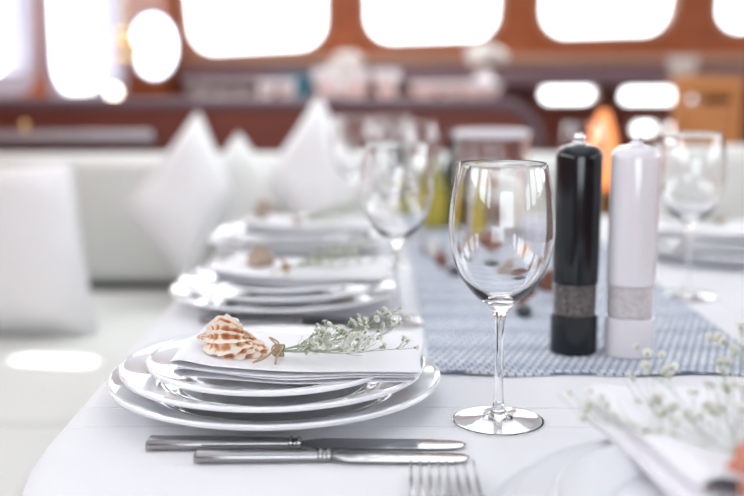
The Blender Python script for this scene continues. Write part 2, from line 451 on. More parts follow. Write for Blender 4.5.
for off_, dz in prof:
    o_ = t_out(12, off_); ring = []
    for i, p in enumerate(o_):
        q = base[i]; d = (t_out_n[i] if False else None)
        f = max(0, min(1, (-dz - .02) / .18))
        amp = f * .010 * (math.sin(i * .55) + .6 * math.sin(i * .23 + 1))
        dirv = (p - Vector((.22, 1.27))).normalized()
        ring.append(bm.verts.new((p.x + dirv.x * amp, p.y + dirv.y * amp, T + dz)))
    rings.append(ring)
for a, b in zip(rings, rings[1:]):
    for i in range(n): bm.faces.new((a[i], a[(i + 1) % n], b[(i + 1) % n], b[i]))
bm.faces.new(rings[0])
tc = obj('tablecloth', bm, cloth_m); tag(tc, 'white linen tablecloth draped over the long dining table', 'tablecloth')
so = tc.modifiers.new('thickness', 'SOLIDIFY'); so.thickness = .0012; so.offset = -1
# ironed creases: real relief carried by the cloth's bump
n_, l_, b_ = nodes(cloth_m)
sep = N(cloth_m, 'ShaderNodeSeparateXYZ'); l_.new(coords(cloth_m), sep.inputs[0])
prevn = b_.inputs['Normal'].links[0].from_socket
for ax, pos, wd in (('Y', .868, .0016), ('Y', .818, .0012), ('Y', 1.42, .003), ('X', .445, .003)):
    su = N(cloth_m, 'ShaderNodeMath', operation='SUBTRACT'); su.inputs[1].default_value = pos; l_.new(sep.outputs[ax], su.inputs[0])
    ab = N(cloth_m, 'ShaderNodeMath', operation='ABSOLUTE'); l_.new(su.outputs[0], ab.inputs[0])
    mr = N(cloth_m, 'ShaderNodeMapRange', interpolation_type='SMOOTHSTEP'); mr.inputs['From Min'].default_value = 0; mr.inputs['From Max'].default_value = wd * 2.2
    mr.inputs['To Min'].default_value = 1; mr.inputs['To Max'].default_value = 0; l_.new(ab.outputs[0], mr.inputs['Value'])
    prevn = bump(cloth_m, mr.outputs[0], .8, wd, prevn)
l_.new(prevn, b_.inputs['Normal'])

# runner
bm = BM(); nx, ny = 60, 150; X0, X1, Y0, Y1 = .058, .388, .963, 2.05; V = []
for s in (0, 1):
    for j in range(ny + 1):
        for i in range(nx + 1):
            u, v = i / nx, j / ny
            x = X0 + (X1 - X0) * u; y = Y0 + (Y1 - Y0) * v
            e = (1 - v) ** 30
            y += e * .004 * math.sin(u * 17 + 1)
            edge_ = max(0, 1 - v * 60)
            z = T + .0008 + s * (.0022 + .0006 * noise.noise(Vector((x * 40, y * 40, 0)))) + edge_ * .0022 * max(0, math.sin(u * 11 + .6))
            V.append(bm.verts.new((x, y, z)))
K = (nx + 1) * (ny + 1); g = lambda s, i, j: V[s * K + j * (nx + 1) + i]
for s in (0, 1):
    for j in range(ny):
        for i in range(nx): bm.faces.new((g(s, i, j), g(s, i + 1, j), g(s, i + 1, j + 1), g(s, i, j + 1)))
for i in range(nx):
    for j in (0, ny): bm.faces.new((g(0, i, j), g(0, i + 1, j), g(1, i + 1, j), g(1, i, j)))
for j in range(ny):
    for i in (0, nx): bm.faces.new((g(0, i, j), g(0, i, j + 1), g(1, i, j + 1), g(1, i, j)))
tag(obj('table_runner', bm, runner_m), 'blue grey woven table runner lying down the middle of the table', 'table runner')
RT = T + .0032      # top of the runner

# ---------------------------------------------------------------- tableware kinds
def plate_bm(r, h, foot, well, lip=.0022):
    """closed lathe: r rim radius, h rim height, foot radius, well radius"""
    top = [(0, .0045), (well * .9, .0045), (well, .0065), (well + .006, h * .62), (r - .006, h - .001), (r - .0015, h + .0014), (r, h)]
    bot = [(r - .0008, h - .0026), (r - .008, h - .0042), (foot + .012, h * .36), (foot + .003, .0035), (foot + .001, .0003), (foot - .003, 0), (foot - .005, .002), (0, .0022)]
    bm = BM(); pr = crp(top, 4) + crp(bot, 4)
    lathe(bm, pr, 96)
    return bm
def plate(name, label, r, h, foot, well, loc, group):
    o = thing(name, label, 'plate', loc, group=group)
    b_ = plate_bm(r, h, foot, well); obj('dish', b_, porcelain, o)
    bm = BM(); lathe(bm, [(foot - .0035, -.0002), (foot - .0005, -.0002), (foot - .0005, .0006), (foot - .0035, .0006)], 96, close=True); obj('foot_ring', bm, foot_mat, o)
    return o
GS = 'charger plates at the place settings'; GM = 'dinner plates at the place settings'; GT = 'side plates on top of the stacks'
HX, HY = -.085, .900
charger = plate('charger_plate', 'large white porcelain charger plate under the shell napkin stack in front', .1455, .021, .086, .100, (HX, HY, T + .0006), GS)
dinner = plate('dinner_plate', 'white dinner plate in the middle of the front left stack', .134, .020, .078, .094, (HX - .002, HY, T + .0118), GM)
side = plate('side_plate', 'small white plate topping the front left stack under the shell napkin', .110, .0135, .062, .076, (HX - .002, HY - .003, T + .0245), GT)

def napkin_bm(L=.197, W=.128, h1=.0052, h2=.0045, droop=.006, seed=0, waves=1.0, sag=.004):
    """folded napkin: sheet folded back and forth, rolled folds at the left end; u along x, W along y"""
    sec = [(L, .0), (L * .8, .0), (.02, .0), (.007, -.0010), (0, h1 * .6), (.008, h1 + .0012), (.03, h1 + .0003), (L * .5, h1 * .7), (L * .97, h1 * .62), (L * .985, h1 * .8), (L * .97, h1), (L * .5, h1 * 1.02),
           (.03, h1 + .0022), (.009, h1 + .0032), (-.002, h1 + .0032 + h2 * .6), (.006, h1 + .005 + h2), (.018, h1 + .0042 + h2), (.04, h1 + .0015 + h2), (L * .5, h1 * .9 + h2), (L * .9, h1 * .9 + h2 * .8), (L * 1.03, h1 * .8 + h2 * .5)]
    pts = cr([(a, 0, b) for a, b in sec], 5); nv = 22
    bm = BM(); G = []
    for j in range(nv + 1):
        v = j / nv; row = []
        for k, p in enumerate(pts):
            u = p.x / L
            y = (v - .5) * W * (1 + .04 * math.sin(u * 4 + seed))
            top = k / len(pts)
            z = p.z + waves * (.0015 * noise.noise(Vector((u * 3 + seed, v * 2.2, top))) + .003 * top * noise.noise(Vector((u * 2.2, v * 1.6 + seed, 3))))
            z -= droop * max(0, u - .78) ** 1.5 * 4; z += .010 * top * max(0, v - .5) * max(0, u - .45) * 2
            z += .004 * waves * math.sin(v * 3.0 + .4) * top * max(0, u - .2)
            z -= sag * math.sin(PI * min(1, max(0, u))) ** .7
            x = p.x + .006 * (v - .5) * (1 if u < .2 else .3) + .0015 * math.sin(v * 7 + seed + top * 3)
            row.append(bm.verts.new((x, y + .002 * math.sin(u * 7 + top * 5), z)))
        G.append(row)
    for a, b in zip(G, G[1:]):
        for i in range(len(a) - 1): bm.faces.new((a[i], a[i + 1], b[i + 1], b[i]))
    return bm
GN = 'folded napkins on the plate stacks'
napkin = obj('napkin', napkin_bm(), napkin_m); tag(napkin, 'folded white napkin carrying the orange shell on the front left stack', 'napkin', GN)
napkin.location = (-.159, .895, T + .0392); napkin.rotation_euler = (0, R(.3), R(-2))
so = napkin.modifiers.new('thickness', 'SOLIDIFY'); so.thickness = .0011; so.offset = 0
so = napkin.modifiers.new('smooth', 'SUBSURF'); so.levels = 1; so.render_levels = 1

def conch_bm(L=.060, Rm=.0205, turns=5.2, ribs=15):
    bm = BM(); nth = int(turns * 80); nph = 40; G = []; pig = []
    kk = .40
    for i in range(nth + 1):
        th = 2 * PI * turns * i / nth; s = math.exp(kk * (th - 2 * PI * turns) / (2 * PI) * 1.35)
        last = max(0, (th - 2 * PI * (turns - 1)) / (2 * PI))
        rc = .42 * Rm * s; ax = L * (.66 * s ** .62)
        rib = max(0, math.cos(ribs * th)) ** 1.5
        flare = 1 + .45 * last ** 3
        tr = .62 * Rm * s * flare
        row = []; prow = []
        for j in range(nph):
            ph = 2 * PI * j / nph
            o_ = math.cos(ph); a_ = math.sin(ph)     # outward, axial(+ toward siphon)
            sh = max(0, math.cos(ph - R(-55))) ** 6    # shoulder spines
            fr = max(0, math.cos(ph - R(20))) ** 3
            rr_ = tr * (1 + rib * (.13 + .38 * sh + .26 * fr) + .075 * math.cos(12 * ph) * (.5 + fr) + .10 * noise.noise(Vector((th * 2.2, ph * 2.0, 5))))
            stretch = 1.25 + (0.25 * last if a_ > 0 else .0)
            if a_ > 0: rad = rc + rr_ * o_ * (1 - .55 * last * a_)
            else: rad = rc + rr_ * o_
            x = ax + rr_ * a_ * stretch * (.8 if a_ < 0 else 1)
            row.append(bm.verts.new((x, rad * math.cos(th), rad * math.sin(th))))
            prow.append(.36 + .45 * rib * (.5 + sh + fr) + .20 * math.cos(12 * ph) + .25 * noise.noise(Vector((th * 1.5, ph, 1))))
        G.append(row); pig += prow
    for a, b in zip(G, G[1:]):
        for j in range(nph): bm.faces.new((a[j], a[(j + 1) % nph], b[(j + 1) % nph], b[j]))
    bm.faces.new(G[0]); bm.faces.new(G[-1])
    return bm, pig
cb, pig = conch_bm()
conch = obj('sea_shell', cb, conch_m)
at_ = conch.data.attributes.new('pig', 'FLOAT', 'POINT'); at_.data.foreach_set('value', pig)
GSH = 'sea shells tied on the napkins'
tag(conch, 'orange and white ruffled conch shell lying on the front left napkin', 'sea shell', GSH)
conch.location = (-.157, .880, T + .0600); conch.rotation_euler = (R(200), R(-2), R(-14))

rng = random.Random(4)
def blossom_bm(r=.0022):
    bm = BM()
    for lay, (npet, tilt, rad) in enumerate(((6, 25, 1.0), (5, 50, .8), (4, 75, .5))):
        for k in range(npet):
            a = 2 * PI * k / npet + lay * .5
            M = Matrix.Rotation(a, 4, 'Z') @ Matrix.Rotation(-R(tilt), 4, 'Y')
            c = bm.verts.new((0, 0, 0)); ring = []
            for q in range(5):
                b = R(-50 + 25 * q); rr_ = r * rad * (1 + .08 * (q % 2))
                ring.append(bm.verts.new(M @ Vector((rr_ * math.cos(b), rr_ * math.sin(b) * .9, r * .12 * abs(q - 2)))))
            for q in range(4): bm.faces.new((c, ring[q], ring[q + 1]))
    lathe(bm, [(0, -.9 * r), (.28 * r, -.75 * r), (.38 * r, -.3 * r), (.2 * r, .05 * r), (0, .1 * r)], 8, mi=1)
    return bm
blos = obj('flower', blossom_bm(), [petal_m, calyx_m]); blos_mesh = blos.data; bpy.data.objects.remove(blos)
def sprig(label, loc, rz, seed, nmain=7, L=.10, spread=.5, lift=.35, group=None, per=11, size=1.0, twine=True, back=0.0, cap=100, thin=1.0):
    """gypsophila: stems start at the tie (origin) and run along +x"""
    rg = random.Random(seed); t = thing("babys_breath_sprig", label, 'flowers', loc, rz, group)
    bm = BM(); tips = []
    for m in range(nmain):
        yaw = spread * ((m / (nmain - 1)) * 2 - 1) + rg.uniform(-.08, .08) + back; el = lift * rg.uniform(.05, 1.0)
        Ln = L * rg.uniform(.75, 1.1)
        d = Vector((math.cos(yaw) * math.cos(el), math.sin(yaw) * math.cos(el), math.sin(el)))
        pts = []; p = Vector((-.004, 0, .0015)); 
        for k in range(13):
            pts.append(p.copy()); d = (d + Vector((rg.uniform(-.1, .1), rg.uniform(-.1, .1), rg.uniform(-.07, .09)))).normalized()
            p = p + d * Ln / 12; p.z = max(p.z, .001)
        tube(bm, pts, [(.00045 - .0002 * k / 12) * thin for k in range(13)], 5); tips.append((pts[-1], d.copy()))
        for b in range(per):
            i = rg.randint(3, 12); q = pts[i].copy()
            bd = (d + Vector((rg.uniform(-.3, .6), rg.uniform(-1, 1), rg.uniform(-.2, 1.0)))).normalized(); bl = rg.uniform(.008, .024) * (L / .1)
            bp = [q + bd * bl * f + Vector((0, 0, .002 * f * f)) for f in (0, .35, .7, 1)]
            for z_ in bp: z_.z = max(z_.z, .002)
            tube(bm, bp, [.00035 * thin, .0003 * thin, .00025 * thin, .0002 * thin], 4); tips.append((bp[-1], bd))
            if rg.random() < .3:
                bd2 = (bd + Vector((rg.uniform(-.8, .8), rg.uniform(-.8, .8), rg.uniform(-.2, .6)))).normalized()
                bp2 = [bp[1] + bd2 * bl * .6 * f for f in (0, .5, 1)]; tube(bm, bp2, .00022, 4); tips.append((bp2[-1], bd2))
    obj('stem', bm, stem_m, t)
    rg.shuffle(tips)
    for p, d in tips[:cap]:
        f = bpy.data.objects.new('flower', blos_mesh); C.objects.link(f); f.parent = t
        f.location = p + d * .0012; s = size * rg.uniform(.75, 1.25); f.scale = (s, s, s)
        f.rotation_euler = d.to_track_quat('Z', 'Y').to_euler()
    if twine:
        bm = BM()
        for k in range(4):
            a = k * .0022 - .0045; pts = [(a + .0012 * math.sin(q * .9), .0055 * math.cos(q * PI / 6), .0025 + .0048 * math.sin(q * PI / 6)) for q in range(13)]
            tube(bm, pts, .0008, 6, cap=False)
        tube(bm, cr([(-.001, 0, .0065), (.003, -.007, .0045), (.001, -.018, .0012), (.004, -.036, .001)], 5), .00105, 6)
        tube(bm, cr([(-.001, 0, .0065), (-.004, -.007, .0042), (-.008, -.018, .0012), (-.015, -.034, .001)], 5), .00105, 6)
        tube(bm, cr([(-.001, 0, .0065), (-.003, .006, .0085), (-.012, .014, .010), (-.004, .004, .007)], 5), .0007, 6)
        obj('twine', bm, twine_m, t)
    return t
GF = "sprigs of baby's breath on the napkins"
sp = sprig("sprig of white baby's breath tied with twine beside the conch on the front napkin", (-.078, .862, T + .0500), R(-7), 11, nmain=9, L=.098, spread=.62, lift=.20, group=GF, per=13, size=1.35)

# cutlery -----------------------------------------------------------------
def knife(name, label, loc, rz, L=.245, hl=.112, group=None):
    t = thing(name, label, 'knife', loc, rz, group)
    bm = BM(); secs = [(0, .0072, .0032), (.002, .0088, .0042), (hl * .5, .0078, .0040), (hl - .008, .0062, .0036), (hl - .004, .0056, .0034)]
    def loft(bm, secs, z0=.0):
        prev = None; n = 16
        for (x, w_, h_) in secs:
            ring = []
            for k in range(n):
                a = 2 * PI * k / n; c, s = math.cos(a), math.sin(a)
                e = .6; ring.append(bm.verts.new((x, w_ * math.copysign(abs(c) ** e, c), z0 + h_ + h_ * math.copysign(abs(s) ** e, s))))
            if prev:
                for k in range(n): bm.faces.new((prev[k], prev[(k + 1) % n], ring[(k + 1) % n], ring[k]))
            else: bm.faces.new(ring)
            prev = ring
        bm.faces.new(prev)
    loft(bm, secs); obj('handle', bm, steel, t)
    bm = BM(); loft(bm, [(hl - .004, .0058, .0034), (hl - .003, .0072, .0042), (hl - .001, .0072, .0042), (hl, .0056, .0034), (hl + .002, .0056, .0034), (hl + .003, .0066, .0040), (hl + .005, .0066, .0040), (hl + .007, .0045, .0026)]); obj('collar', bm, steel, t)
    bm = BM(); n = 30; G = []
    for k in range(n + 1):
        u = k / n; x = hl + .006 + (L - hl - .006) * u
        wt = .0088 if u < .12 else .0098
        top = .0042 + (.0052 * min(1, u / .12)) * math.sqrt(max(0, 1 - max(0, (u - .72) / .28) ** 2.4)) * 1.0   # back of the blade (+y)
        bot = -(.0042 + .0060 * min(1, u / .10)) * (max(0, 1 - max(0, (u - .80) / .20) ** 3)) ** .5
        th = .0016 * (1 - .5 * u)
        yb = top if u < 1 else 0; zc = .0030 - .0012 * u
        G.append([bm.verts.new((x, yb, zc + th * .6)), bm.verts.new((x, (yb + bot) * .5, zc + th)), bm.verts.new((x, bot, zc)), bm.verts.new((x, (yb + bot) * .5, zc - th)), bm.verts.new((x, yb, zc - th * .6))])
    for a, b in zip(G, G[1:]):
        for i in range(5): bm.faces.new((a[i], a[(i + 1) % 5], b[(i + 1) % 5], b[i]))
    bm.faces.new(G[0]); bm.faces.new(G[-1]); obj('blade', bm, steel, t)
    return t
GK = 'knives below the plates'
k1 = knife('table_knife', 'longer steel table knife directly below the front left plates', (-.172, .768, T + .0008), R(.8), .244, .112, GK)
k2 = knife('table_knife', 'shorter steel knife nearest the camera of the front pair', (-.131, .741, T + .0008), R(.6), .203, .095, GK)

def fork(label, loc, rz, group, s=1.0):
    t = thing('fork', label, 'fork', loc, rz, group)
    bm = BM()
    secs = [(0, .0085, .0014), (.02, .0095, .0016), (.07, .0055, .0016), (.105, .0032, .002), (.125, .004, .0018)]
    prev = None
    zc = lambda y: .0025 + .010 * math.exp(-((y - .115) / .035) ** 2)
    for y, w_, h_ in [(s_.x, s_.y, s_.z) for s_ in cr(secs, 4)]:
        ring = [bm.verts.new((w_ * math.cos(2 * PI * k / 12), y, zc(y) + h_ * math.sin(2 * PI * k / 12))) for k in range(12)]
        if prev:
            for k in range(12): bm.faces.new((prev[k], prev[(k + 1) % 12], ring[(k + 1) % 12], ring[k]))
        else: bm.faces.new(ring)
        prev = ring
    bm.faces.new(prev); obj('handle', bm, steel, t)
    bm = BM(); G = []
    for k in range(9):
        u = k / 8; y = .116 + .022 * u; w_ = .004 + .0085 * (1 - (1 - min(1, u * 1.3)) ** 2); z = zc(.122) - .006 * u
        G.append([bm.verts.new((x * w_, y, z + .0025 * x * x + dz)) for dz in (0.001, -.001) for x in ((-1, -.5, 0, .5, 1) if dz > 0 else (1, .5, 0, -.5, -1))])
    for a, b in zip(G, G[1:]):
        for i in range(10): bm.faces.new((a[i], a[(i + 1) % 10], b[(i + 1) % 10], b[i]))
    bm.faces.new(G[0]); bm.faces.new(G[-1]); obj('neck', bm, steel, t)
    for k in range(4):
        x = (-1.5 + k) * .0067
        bm = BM(); tube(bm, [(x, .136, zc(.122) - .0052), (x, .150, zc(.122) - .0062), (x * 1.01, .175, .0062), (x * 1.01, .190, .0075), (x, .200, .0105)], [.0015, .0013, .0012, .00105, .0006], 8); obj('tine', bm, steel, t)
    t.scale = (s, s, s)
    return t
GFK = 'forks beside the near plates'
fork('left one of the two steel forks at the bottom edge', (.034, .520, T + .0008), R(-1), GFK, .97)
fork('right one of the two steel forks at the bottom edge', (.061, .520, T + .0008), R(-.5), GFK, .97)

# wine glasses --------------------------------------------------------------
def glass_prof():
    outer = [(0, .0035), (.010, .0030), (.022, .0014), (.034, .0001), (.0362, 0), (.0372, .0008), (.0364, .0015), (.022, .0030), (.010, .0055), (.0052, .012), (.0038, .025), (.0036, .055), (.0041, .080), (.0056, .092), (.011, .0985), (.0205, .106), (.030, .117), (.0375, .132), (.0418, .150), (.0425, .163), (.0412, .180), (.0382, .198), (.0352, .2120)]
    inner = [(.0349, .2128), (.0344, .2120), (.0374, .198), (.0404, .180), (.0417, .163), (.0410, .150), (.0366, .1325), (.0292, .1188), (.0194, .1092), (.010, .1036), (0, .1018)]
    return crp(outer, 4) + crp(inner, 4)
bm = BM(); lathe(bm, glass_prof(), 72)
wg = obj('wine_glass', bm, glass_m); GW = 'empty wine glasses on the table'
tag(wg, 'clear empty wine glass in sharp focus beside the runner in front of the black mill', 'wine glass', GW)
wg.location = (.104, .832, T + .0004)
for x, y, lb, sc in ((.028, 1.185, 'blurred wine glass beyond the front left plates beside the runner', .97), (.03, 1.56, 'wine glass next to the third plate stack, partly behind a nearer glass', .97),
                 (-.035, 1.93, 'left glass of the far cluster below the mahogany backboard', .97), (.04, 1.99, 'middle glass of the far cluster before the oil bottles', .97), (.075, 1.80, 'wine glass just left of the yellow labelled bottle', .95),
                 (.405, 1.325, 'wine glass right of the white mill before the cream bench', .98), (.320, .765, 'wine glass cut off by the right edge beside the bottom right napkin', 1.0),
                 (.36, 1.80, 'far wine glass seen between the two mills', .95)):
    dup(wg, (x, y, (RT if .058 + .035 < x < .35 else T) + .0006), R(17 * x * 60), lb, GW, scale=(sc,) * 3)

# mills -----------------------------------------------------------------------
def mill(label, loc, m, fill, r=.0243):
    t = thing('grinder_mill', label, 'mill', loc, group='pepper and salt mills')
    bm = BM(); lathe(bm, [(0, 0), (r - .001, 0), (r, .001), (r, .039), (r - .001, .040), (0, .040)], 64); obj('base', bm, m, t)
    q = r - .0022
    bm = BM(); lathe(bm, [(q, .0402), (q + .0006, .0402), (q + .0006, .0718), (q, .0718)], 64, close=True); obj('window', bm, acrylic, t)
    bm = BM(); lathe(bm, [(0, .0405), (q - .0006, .0405), (q - .0006, .0712), (q * .5, .0716), (0, .0716)], 48); obj('filling', bm, fill, t)
    b = r - .0008
    bm = BM(); lathe(bm, [(0, .072), (b - .001, .072), (b, .073), (b, .198)] + [(b - .0125 + .0125 * math.cos(R(a)), .198 + .0125 * math.sin(R(a))) for a in range(10, 91, 10)] + [(.008, .2110), (0, .2112)], 64); obj('body', bm, m, t)
    bm = BM(); lathe(bm, crp([(0, .2105), (.0062, .211), (.0066, .2125), (.0048, .2145), (.0058, .217), (.0052, .2200), (.0025, .2215), (0, .2218)], 4), 32); obj('knob', bm, chrome, t)
    return t
mill('black pepper mill with clear peppercorn band standing on the runner', (.206, 1.044, RT + .0003), black_gloss, pepper_m, .0240)
mill('white salt mill beside the black mill on the runner', (.260, 1.034, RT + .0003), white_gloss, salt_m, .0250)

# ------------------------------------------------- the other place settings
def setting(x, y, where, rz=0, flowers=True, sh=(-.064, -.012), kn=True, zr=0, sd=0, mirror=False):
    dup(charger, (x, y, T + .0006), 0, 'large white charger plate ' + where, scale=(.965, .965, 1))
    dup(dinner, (x - .001, y + .002, T + .0118), 0, 'white dinner plate in the stack ' + where, scale=(.965, .965, 1))
    dup(side, (x, y - .002, T + .0245), 0, 'small white top plate ' + where, scale=(.965, .965, 1))
    def at(dx, dy):
        c, s = math.cos(rz), math.sin(rz); return x + dx * c - dy * s, y + dx * s + dy * c
    a = at(-.074, -.005); nk = dup(napkin, (*a, T + .0392), rz + R(-2), 'folded white napkin on the plates ' + where)
    if flowers:
        a = at(.007, -.038); dup(sp, (*a, T + .0500), rz + R(-3), "baby's breath sprig lying on the napkin " + where, keep=lambda i, c: i % 2 == 0 or c.name.startswith(('stem', 'twine')))
    if kn:
        a = at(-.087, -.112); dup(k1, (*a, T + .0008), rz + R(.5), 'long steel knife lying before the plates ' + where)
        a = at(-.070, -.138); dup(k2, (*a, T + .0008), rz + R(.5), 'short steel knife lying before the plates ' + where)
    return a
setting(-.110, 1.290, 'at the second place on the left')
setting(-.125, 1.695, 'at the third place on the left')
setting(.560, 1.62, 'on the right behind the white mill', rz=PI, kn=False)

# shells on the other settings
def whelk(label, loc, rz, m, s=1.0, rot=None):
    b, pg = conch_bm(.05, .014, 4.2, 6); o = obj('sea_shell', b, m); tag(o, label, 'sea shell', GSH); o.location = loc
    o.rotation_euler = rot or (R(30), R(-8), rz); o.scale = (s,) * 3
    a_ = o.data.attributes.new('pig', 'FLOAT', 'POINT'); a_.data.foreach_set('value', pg); return o
whelk('pale upright shell with brown foot on the second left napkin', (-.143, 1.275, T + .086), 0, sand_m, 1.1, rot=(0, R(82), R(20)))
whelk('beige shell on the third left napkin', (-.20, 1.67, T + .064), 0, sand_m, .9, rot=(R(20), R(0), R(20)))

# ------------------------------------------------- near setting at the table's head
NX, NY = .212, .575
dup(charger, (NX, NY, T + .0006), 0, 'large white charger plate at the bottom right corner')
dup(dinner, (NX + .002, NY, T + .0118), 0, 'white dinner plate in the bottom right stack')
dup(side, (NX + .004, NY, T + .0245), 0, 'small white plate under the bottom right napkin')
nn = obj('napkin', napkin_bm(.22, .19, .014, .011, .0, 3, 1.4), napkin_m); tag(nn, 'folded white napkin under the flowers at the bottom right', 'napkin', GN)
nn.location = (.166, .628, T + .0392); nn.rotation_euler = (R(-1), 0, R(10))
m1 = nn.modifiers.new('thickness', 'SOLIDIFY'); m1.thickness = .0012; m1.offset = 0
m1 = nn.modifiers.new('smooth', 'SUBSURF'); m1.levels = 1; m1.render_levels = 1
sprig("large spray of baby's breath over the bottom right napkin", (.216, .578, T + .064), R(92), 23, nmain=9, L=.118, spread=.85, lift=.12, group=GF, per=13, size=1.4, cap=100, thin=.6)
sal = dup(conch, (.188, .545, T + .072), 0, 'salmon coloured shell on the bottom right napkin', rot=(R(190), 0, R(10)), scale=(.8, .8, .8)); sal.data = conch.data.copy(); sal.data.materials[0] = mat('salmon_shell', (.72, .34, .25), .4)
nn2 = None

# ------------------------------------------------- things on the runner
rg = random.Random(8)
def pebble(label, x, y, s, m, name='pebble', cat='pebble', flat=.65):
    bm = BM(); bmesh.ops.create_icosphere(bm, subdivisions=3, radius=1)
    sd = rg.random() * 50
    for v in bm.verts:
        v.co *= 1 + .22 * noise.noise(v.co * 1.2 + Vector((sd, 0, 0)))
        v.co.x *= s * 1.25; v.co.y *= s; v.co.z *= s * flat
    mz = min(v.co.z for v in bm.verts)
    o = obj(name, bm, m); tag(o, label, cat, 'shells and stones strewn on the runner'); o.location = (x, y, RT - mz + .0003); o.rotation_euler = (0, 0, rg.random() * 3); return o
pebble('dark stone left of the focused glass, farthest of the strewn ones', .094, 1.62, .014, slate_m)
pebble('small dark stone left of the glass bowl', .118, 1.46, .010, slate_m)
pebble('dark stone behind the lower bowl of the focused glass', .160, 1.41, .012, slate_m)
pebble('dark round stone beside the black mill', .228, 1.36, .013, slate_m)
def strew(label, x, y, m, s, rz, k=.0):
    b, pg = conch_bm(.045, .014, 4.2, 7); o = obj('sea_shell', b, m); tag(o, label, 'sea shell', 'shells and stones strewn on the runner')
    a_ = o.data.attributes.new('pig', 'FLOAT', 'POINT'); a_.data.foreach_set('value', pg)
    o.scale = (s,) * 3; o.rotation_euler = (R(40), R(0), rz); o.location = (x, y, RT + .019 * s); return o
strew('greyish beige shell beside the far dark stone', .122, 1.59, sand_m, 1.0, .6)
strew('small beige shell near the middle of the runner', .150, 1.52, sand_m, .8, 2.4)
strew('rust red shell just left of the black mill', .205, 1.30, rust_m, .9, .4)
strew('brown shell behind the foot of the focused glass bowl', .180, 1.33, sand_m, .8, 1.4)
strew('dull red shell farther back behind the focused glass', .205, 1.55, rust_m, 1.1, 2.9)
strew('orange and white shell lying right behind the black mill', .235, 1.45, conch_m, 1.0, 2.0)

strew('pale shell touching the farthest dark stone', .100, 1.55, white_shell, .8, 1.9)
strew('grey brown shell nearest the foot of the second left glass', .112, 1.50, rust_m, .7, 4.0)
strew('dull red shell nearest the black mill base', .160, 1.235, rust_m, .8, .2)
strew('beige shell between the two red ones left of the black mill', .150, 1.28, sand_m, .8, 5.2)
pebble('dark stone nearest the black mill base', .178, 1.20, .010, slate_m)
# glass vase with shells, behind the focused glass
t = thing('glass_vase', 'wide clear glass vase holding shells behind the focused wine glass', 'vase', (.212, 1.86, RT + .0003))
bm = BM(); lathe(bm, [(0, 0), (.056, 0), (.062, .003), (.064, .010), (.065, .172), (.0655, .1745), (.0625, .1745), (.062, .172), (.061, .012), (.055, .008), (0, .008)], 64); obj('bowl', bm, glass_m, t)
rims = BM(); lathe(rims, [(.0605, .1710), (.0668, .1710), (.0685, .1765), (.064, .1820), (.0595, .1765)], 64, close=True); obj('rim', rims, white_gloss, t)
GV = 'shells inside the glass vase'
for i, (dx, dy, dz, m, s, rz, ry, lb) in enumerate(((-.024, -.020, .030, sand_m, 1.15, .4, 0, 'beige shell at the bottom left inside the glass vase'), (.024, .018, .030, rust_m, 1.1, 2.2, 0, 'rust red shell at the bottom right inside the glass vase'),
        (-.008, .012, .063, sand_m, 1.1, 1.2, 30, 'beige shell in the middle of the glass vase'), (.010, -.012, .095, conch_m, 1.0, 2.8, 10, 'orange white shell at the top inside the glass vase'))):
    b, pg = conch_bm(.045, .014, 4.2, 7); o = obj('sea_shell', b, m); tag(o, lb, 'sea shell', GV)
    a_ = o.data.attributes.new('pig', 'FLOAT', 'POINT'); a_.data.foreach_set('value', pg)
    o.scale = (s,) * 3; o.rotation_euler = (R(40), R(ry), rz); o.location = (.212 + dx - .014 * math.cos(rz) * s, 1.86 + dy - .014 * math.sin(rz) * s, RT + dz)

# oil and vinegar bottles
def bottle(label, x, y, glassm, labelm, r=.021, h=.17, z=None):
    t = thing('bottle', label, 'bottle', (x, y, z or RT + .0003), group='condiment bottles beyond the focused glass')
    bm = BM(); lathe(bm, crp([(0, 0), (r - .002, 0), (r, .002), (r, h * .2), (r, h * .55), (r * .85, h * .63), (r * .45, h * .72), (r * .38, h * .78), (r * .38, h * .93), (0, h * .935)], 3), 40); obj('body', bm, glassm, t)
    bm = BM(); lathe(bm, [(0, h * .925), (r * .46, h * .925), (r * .46, h), (r * .4, h * 1.005), (0, h * 1.005)], 32); obj('cap', bm, plum_m, t)
    if labelm:
        bm = BM(); lathe(bm, [(r + .0002, h * .10), (r + .0006, h * .10), (r + .0006, h * .5), (r + .0002, h * .5)], 40, close=True); obj('label', bm, labelm, t)
    return t
yglass = mat('yellow_oil_glass', (.40, .36, .06), .08, Coat_Weight=.5)
bottle('yellow oil bottle with yellow label left of the dark one', .116, 1.93, yglass, oil_m, .023, .135)
bottle('dark bottle between the two yellow ones behind the glass', .150, 1.96, dark_glass, None, .019, .175)
bottle('second yellow bottle seen through the focused glass', .172, 1.76, yglass, oil_m, .012, .12)
bottle('small yellow bottle half hidden by the far wine glasses', .062, 1.90, yglass, None, .014, .115)

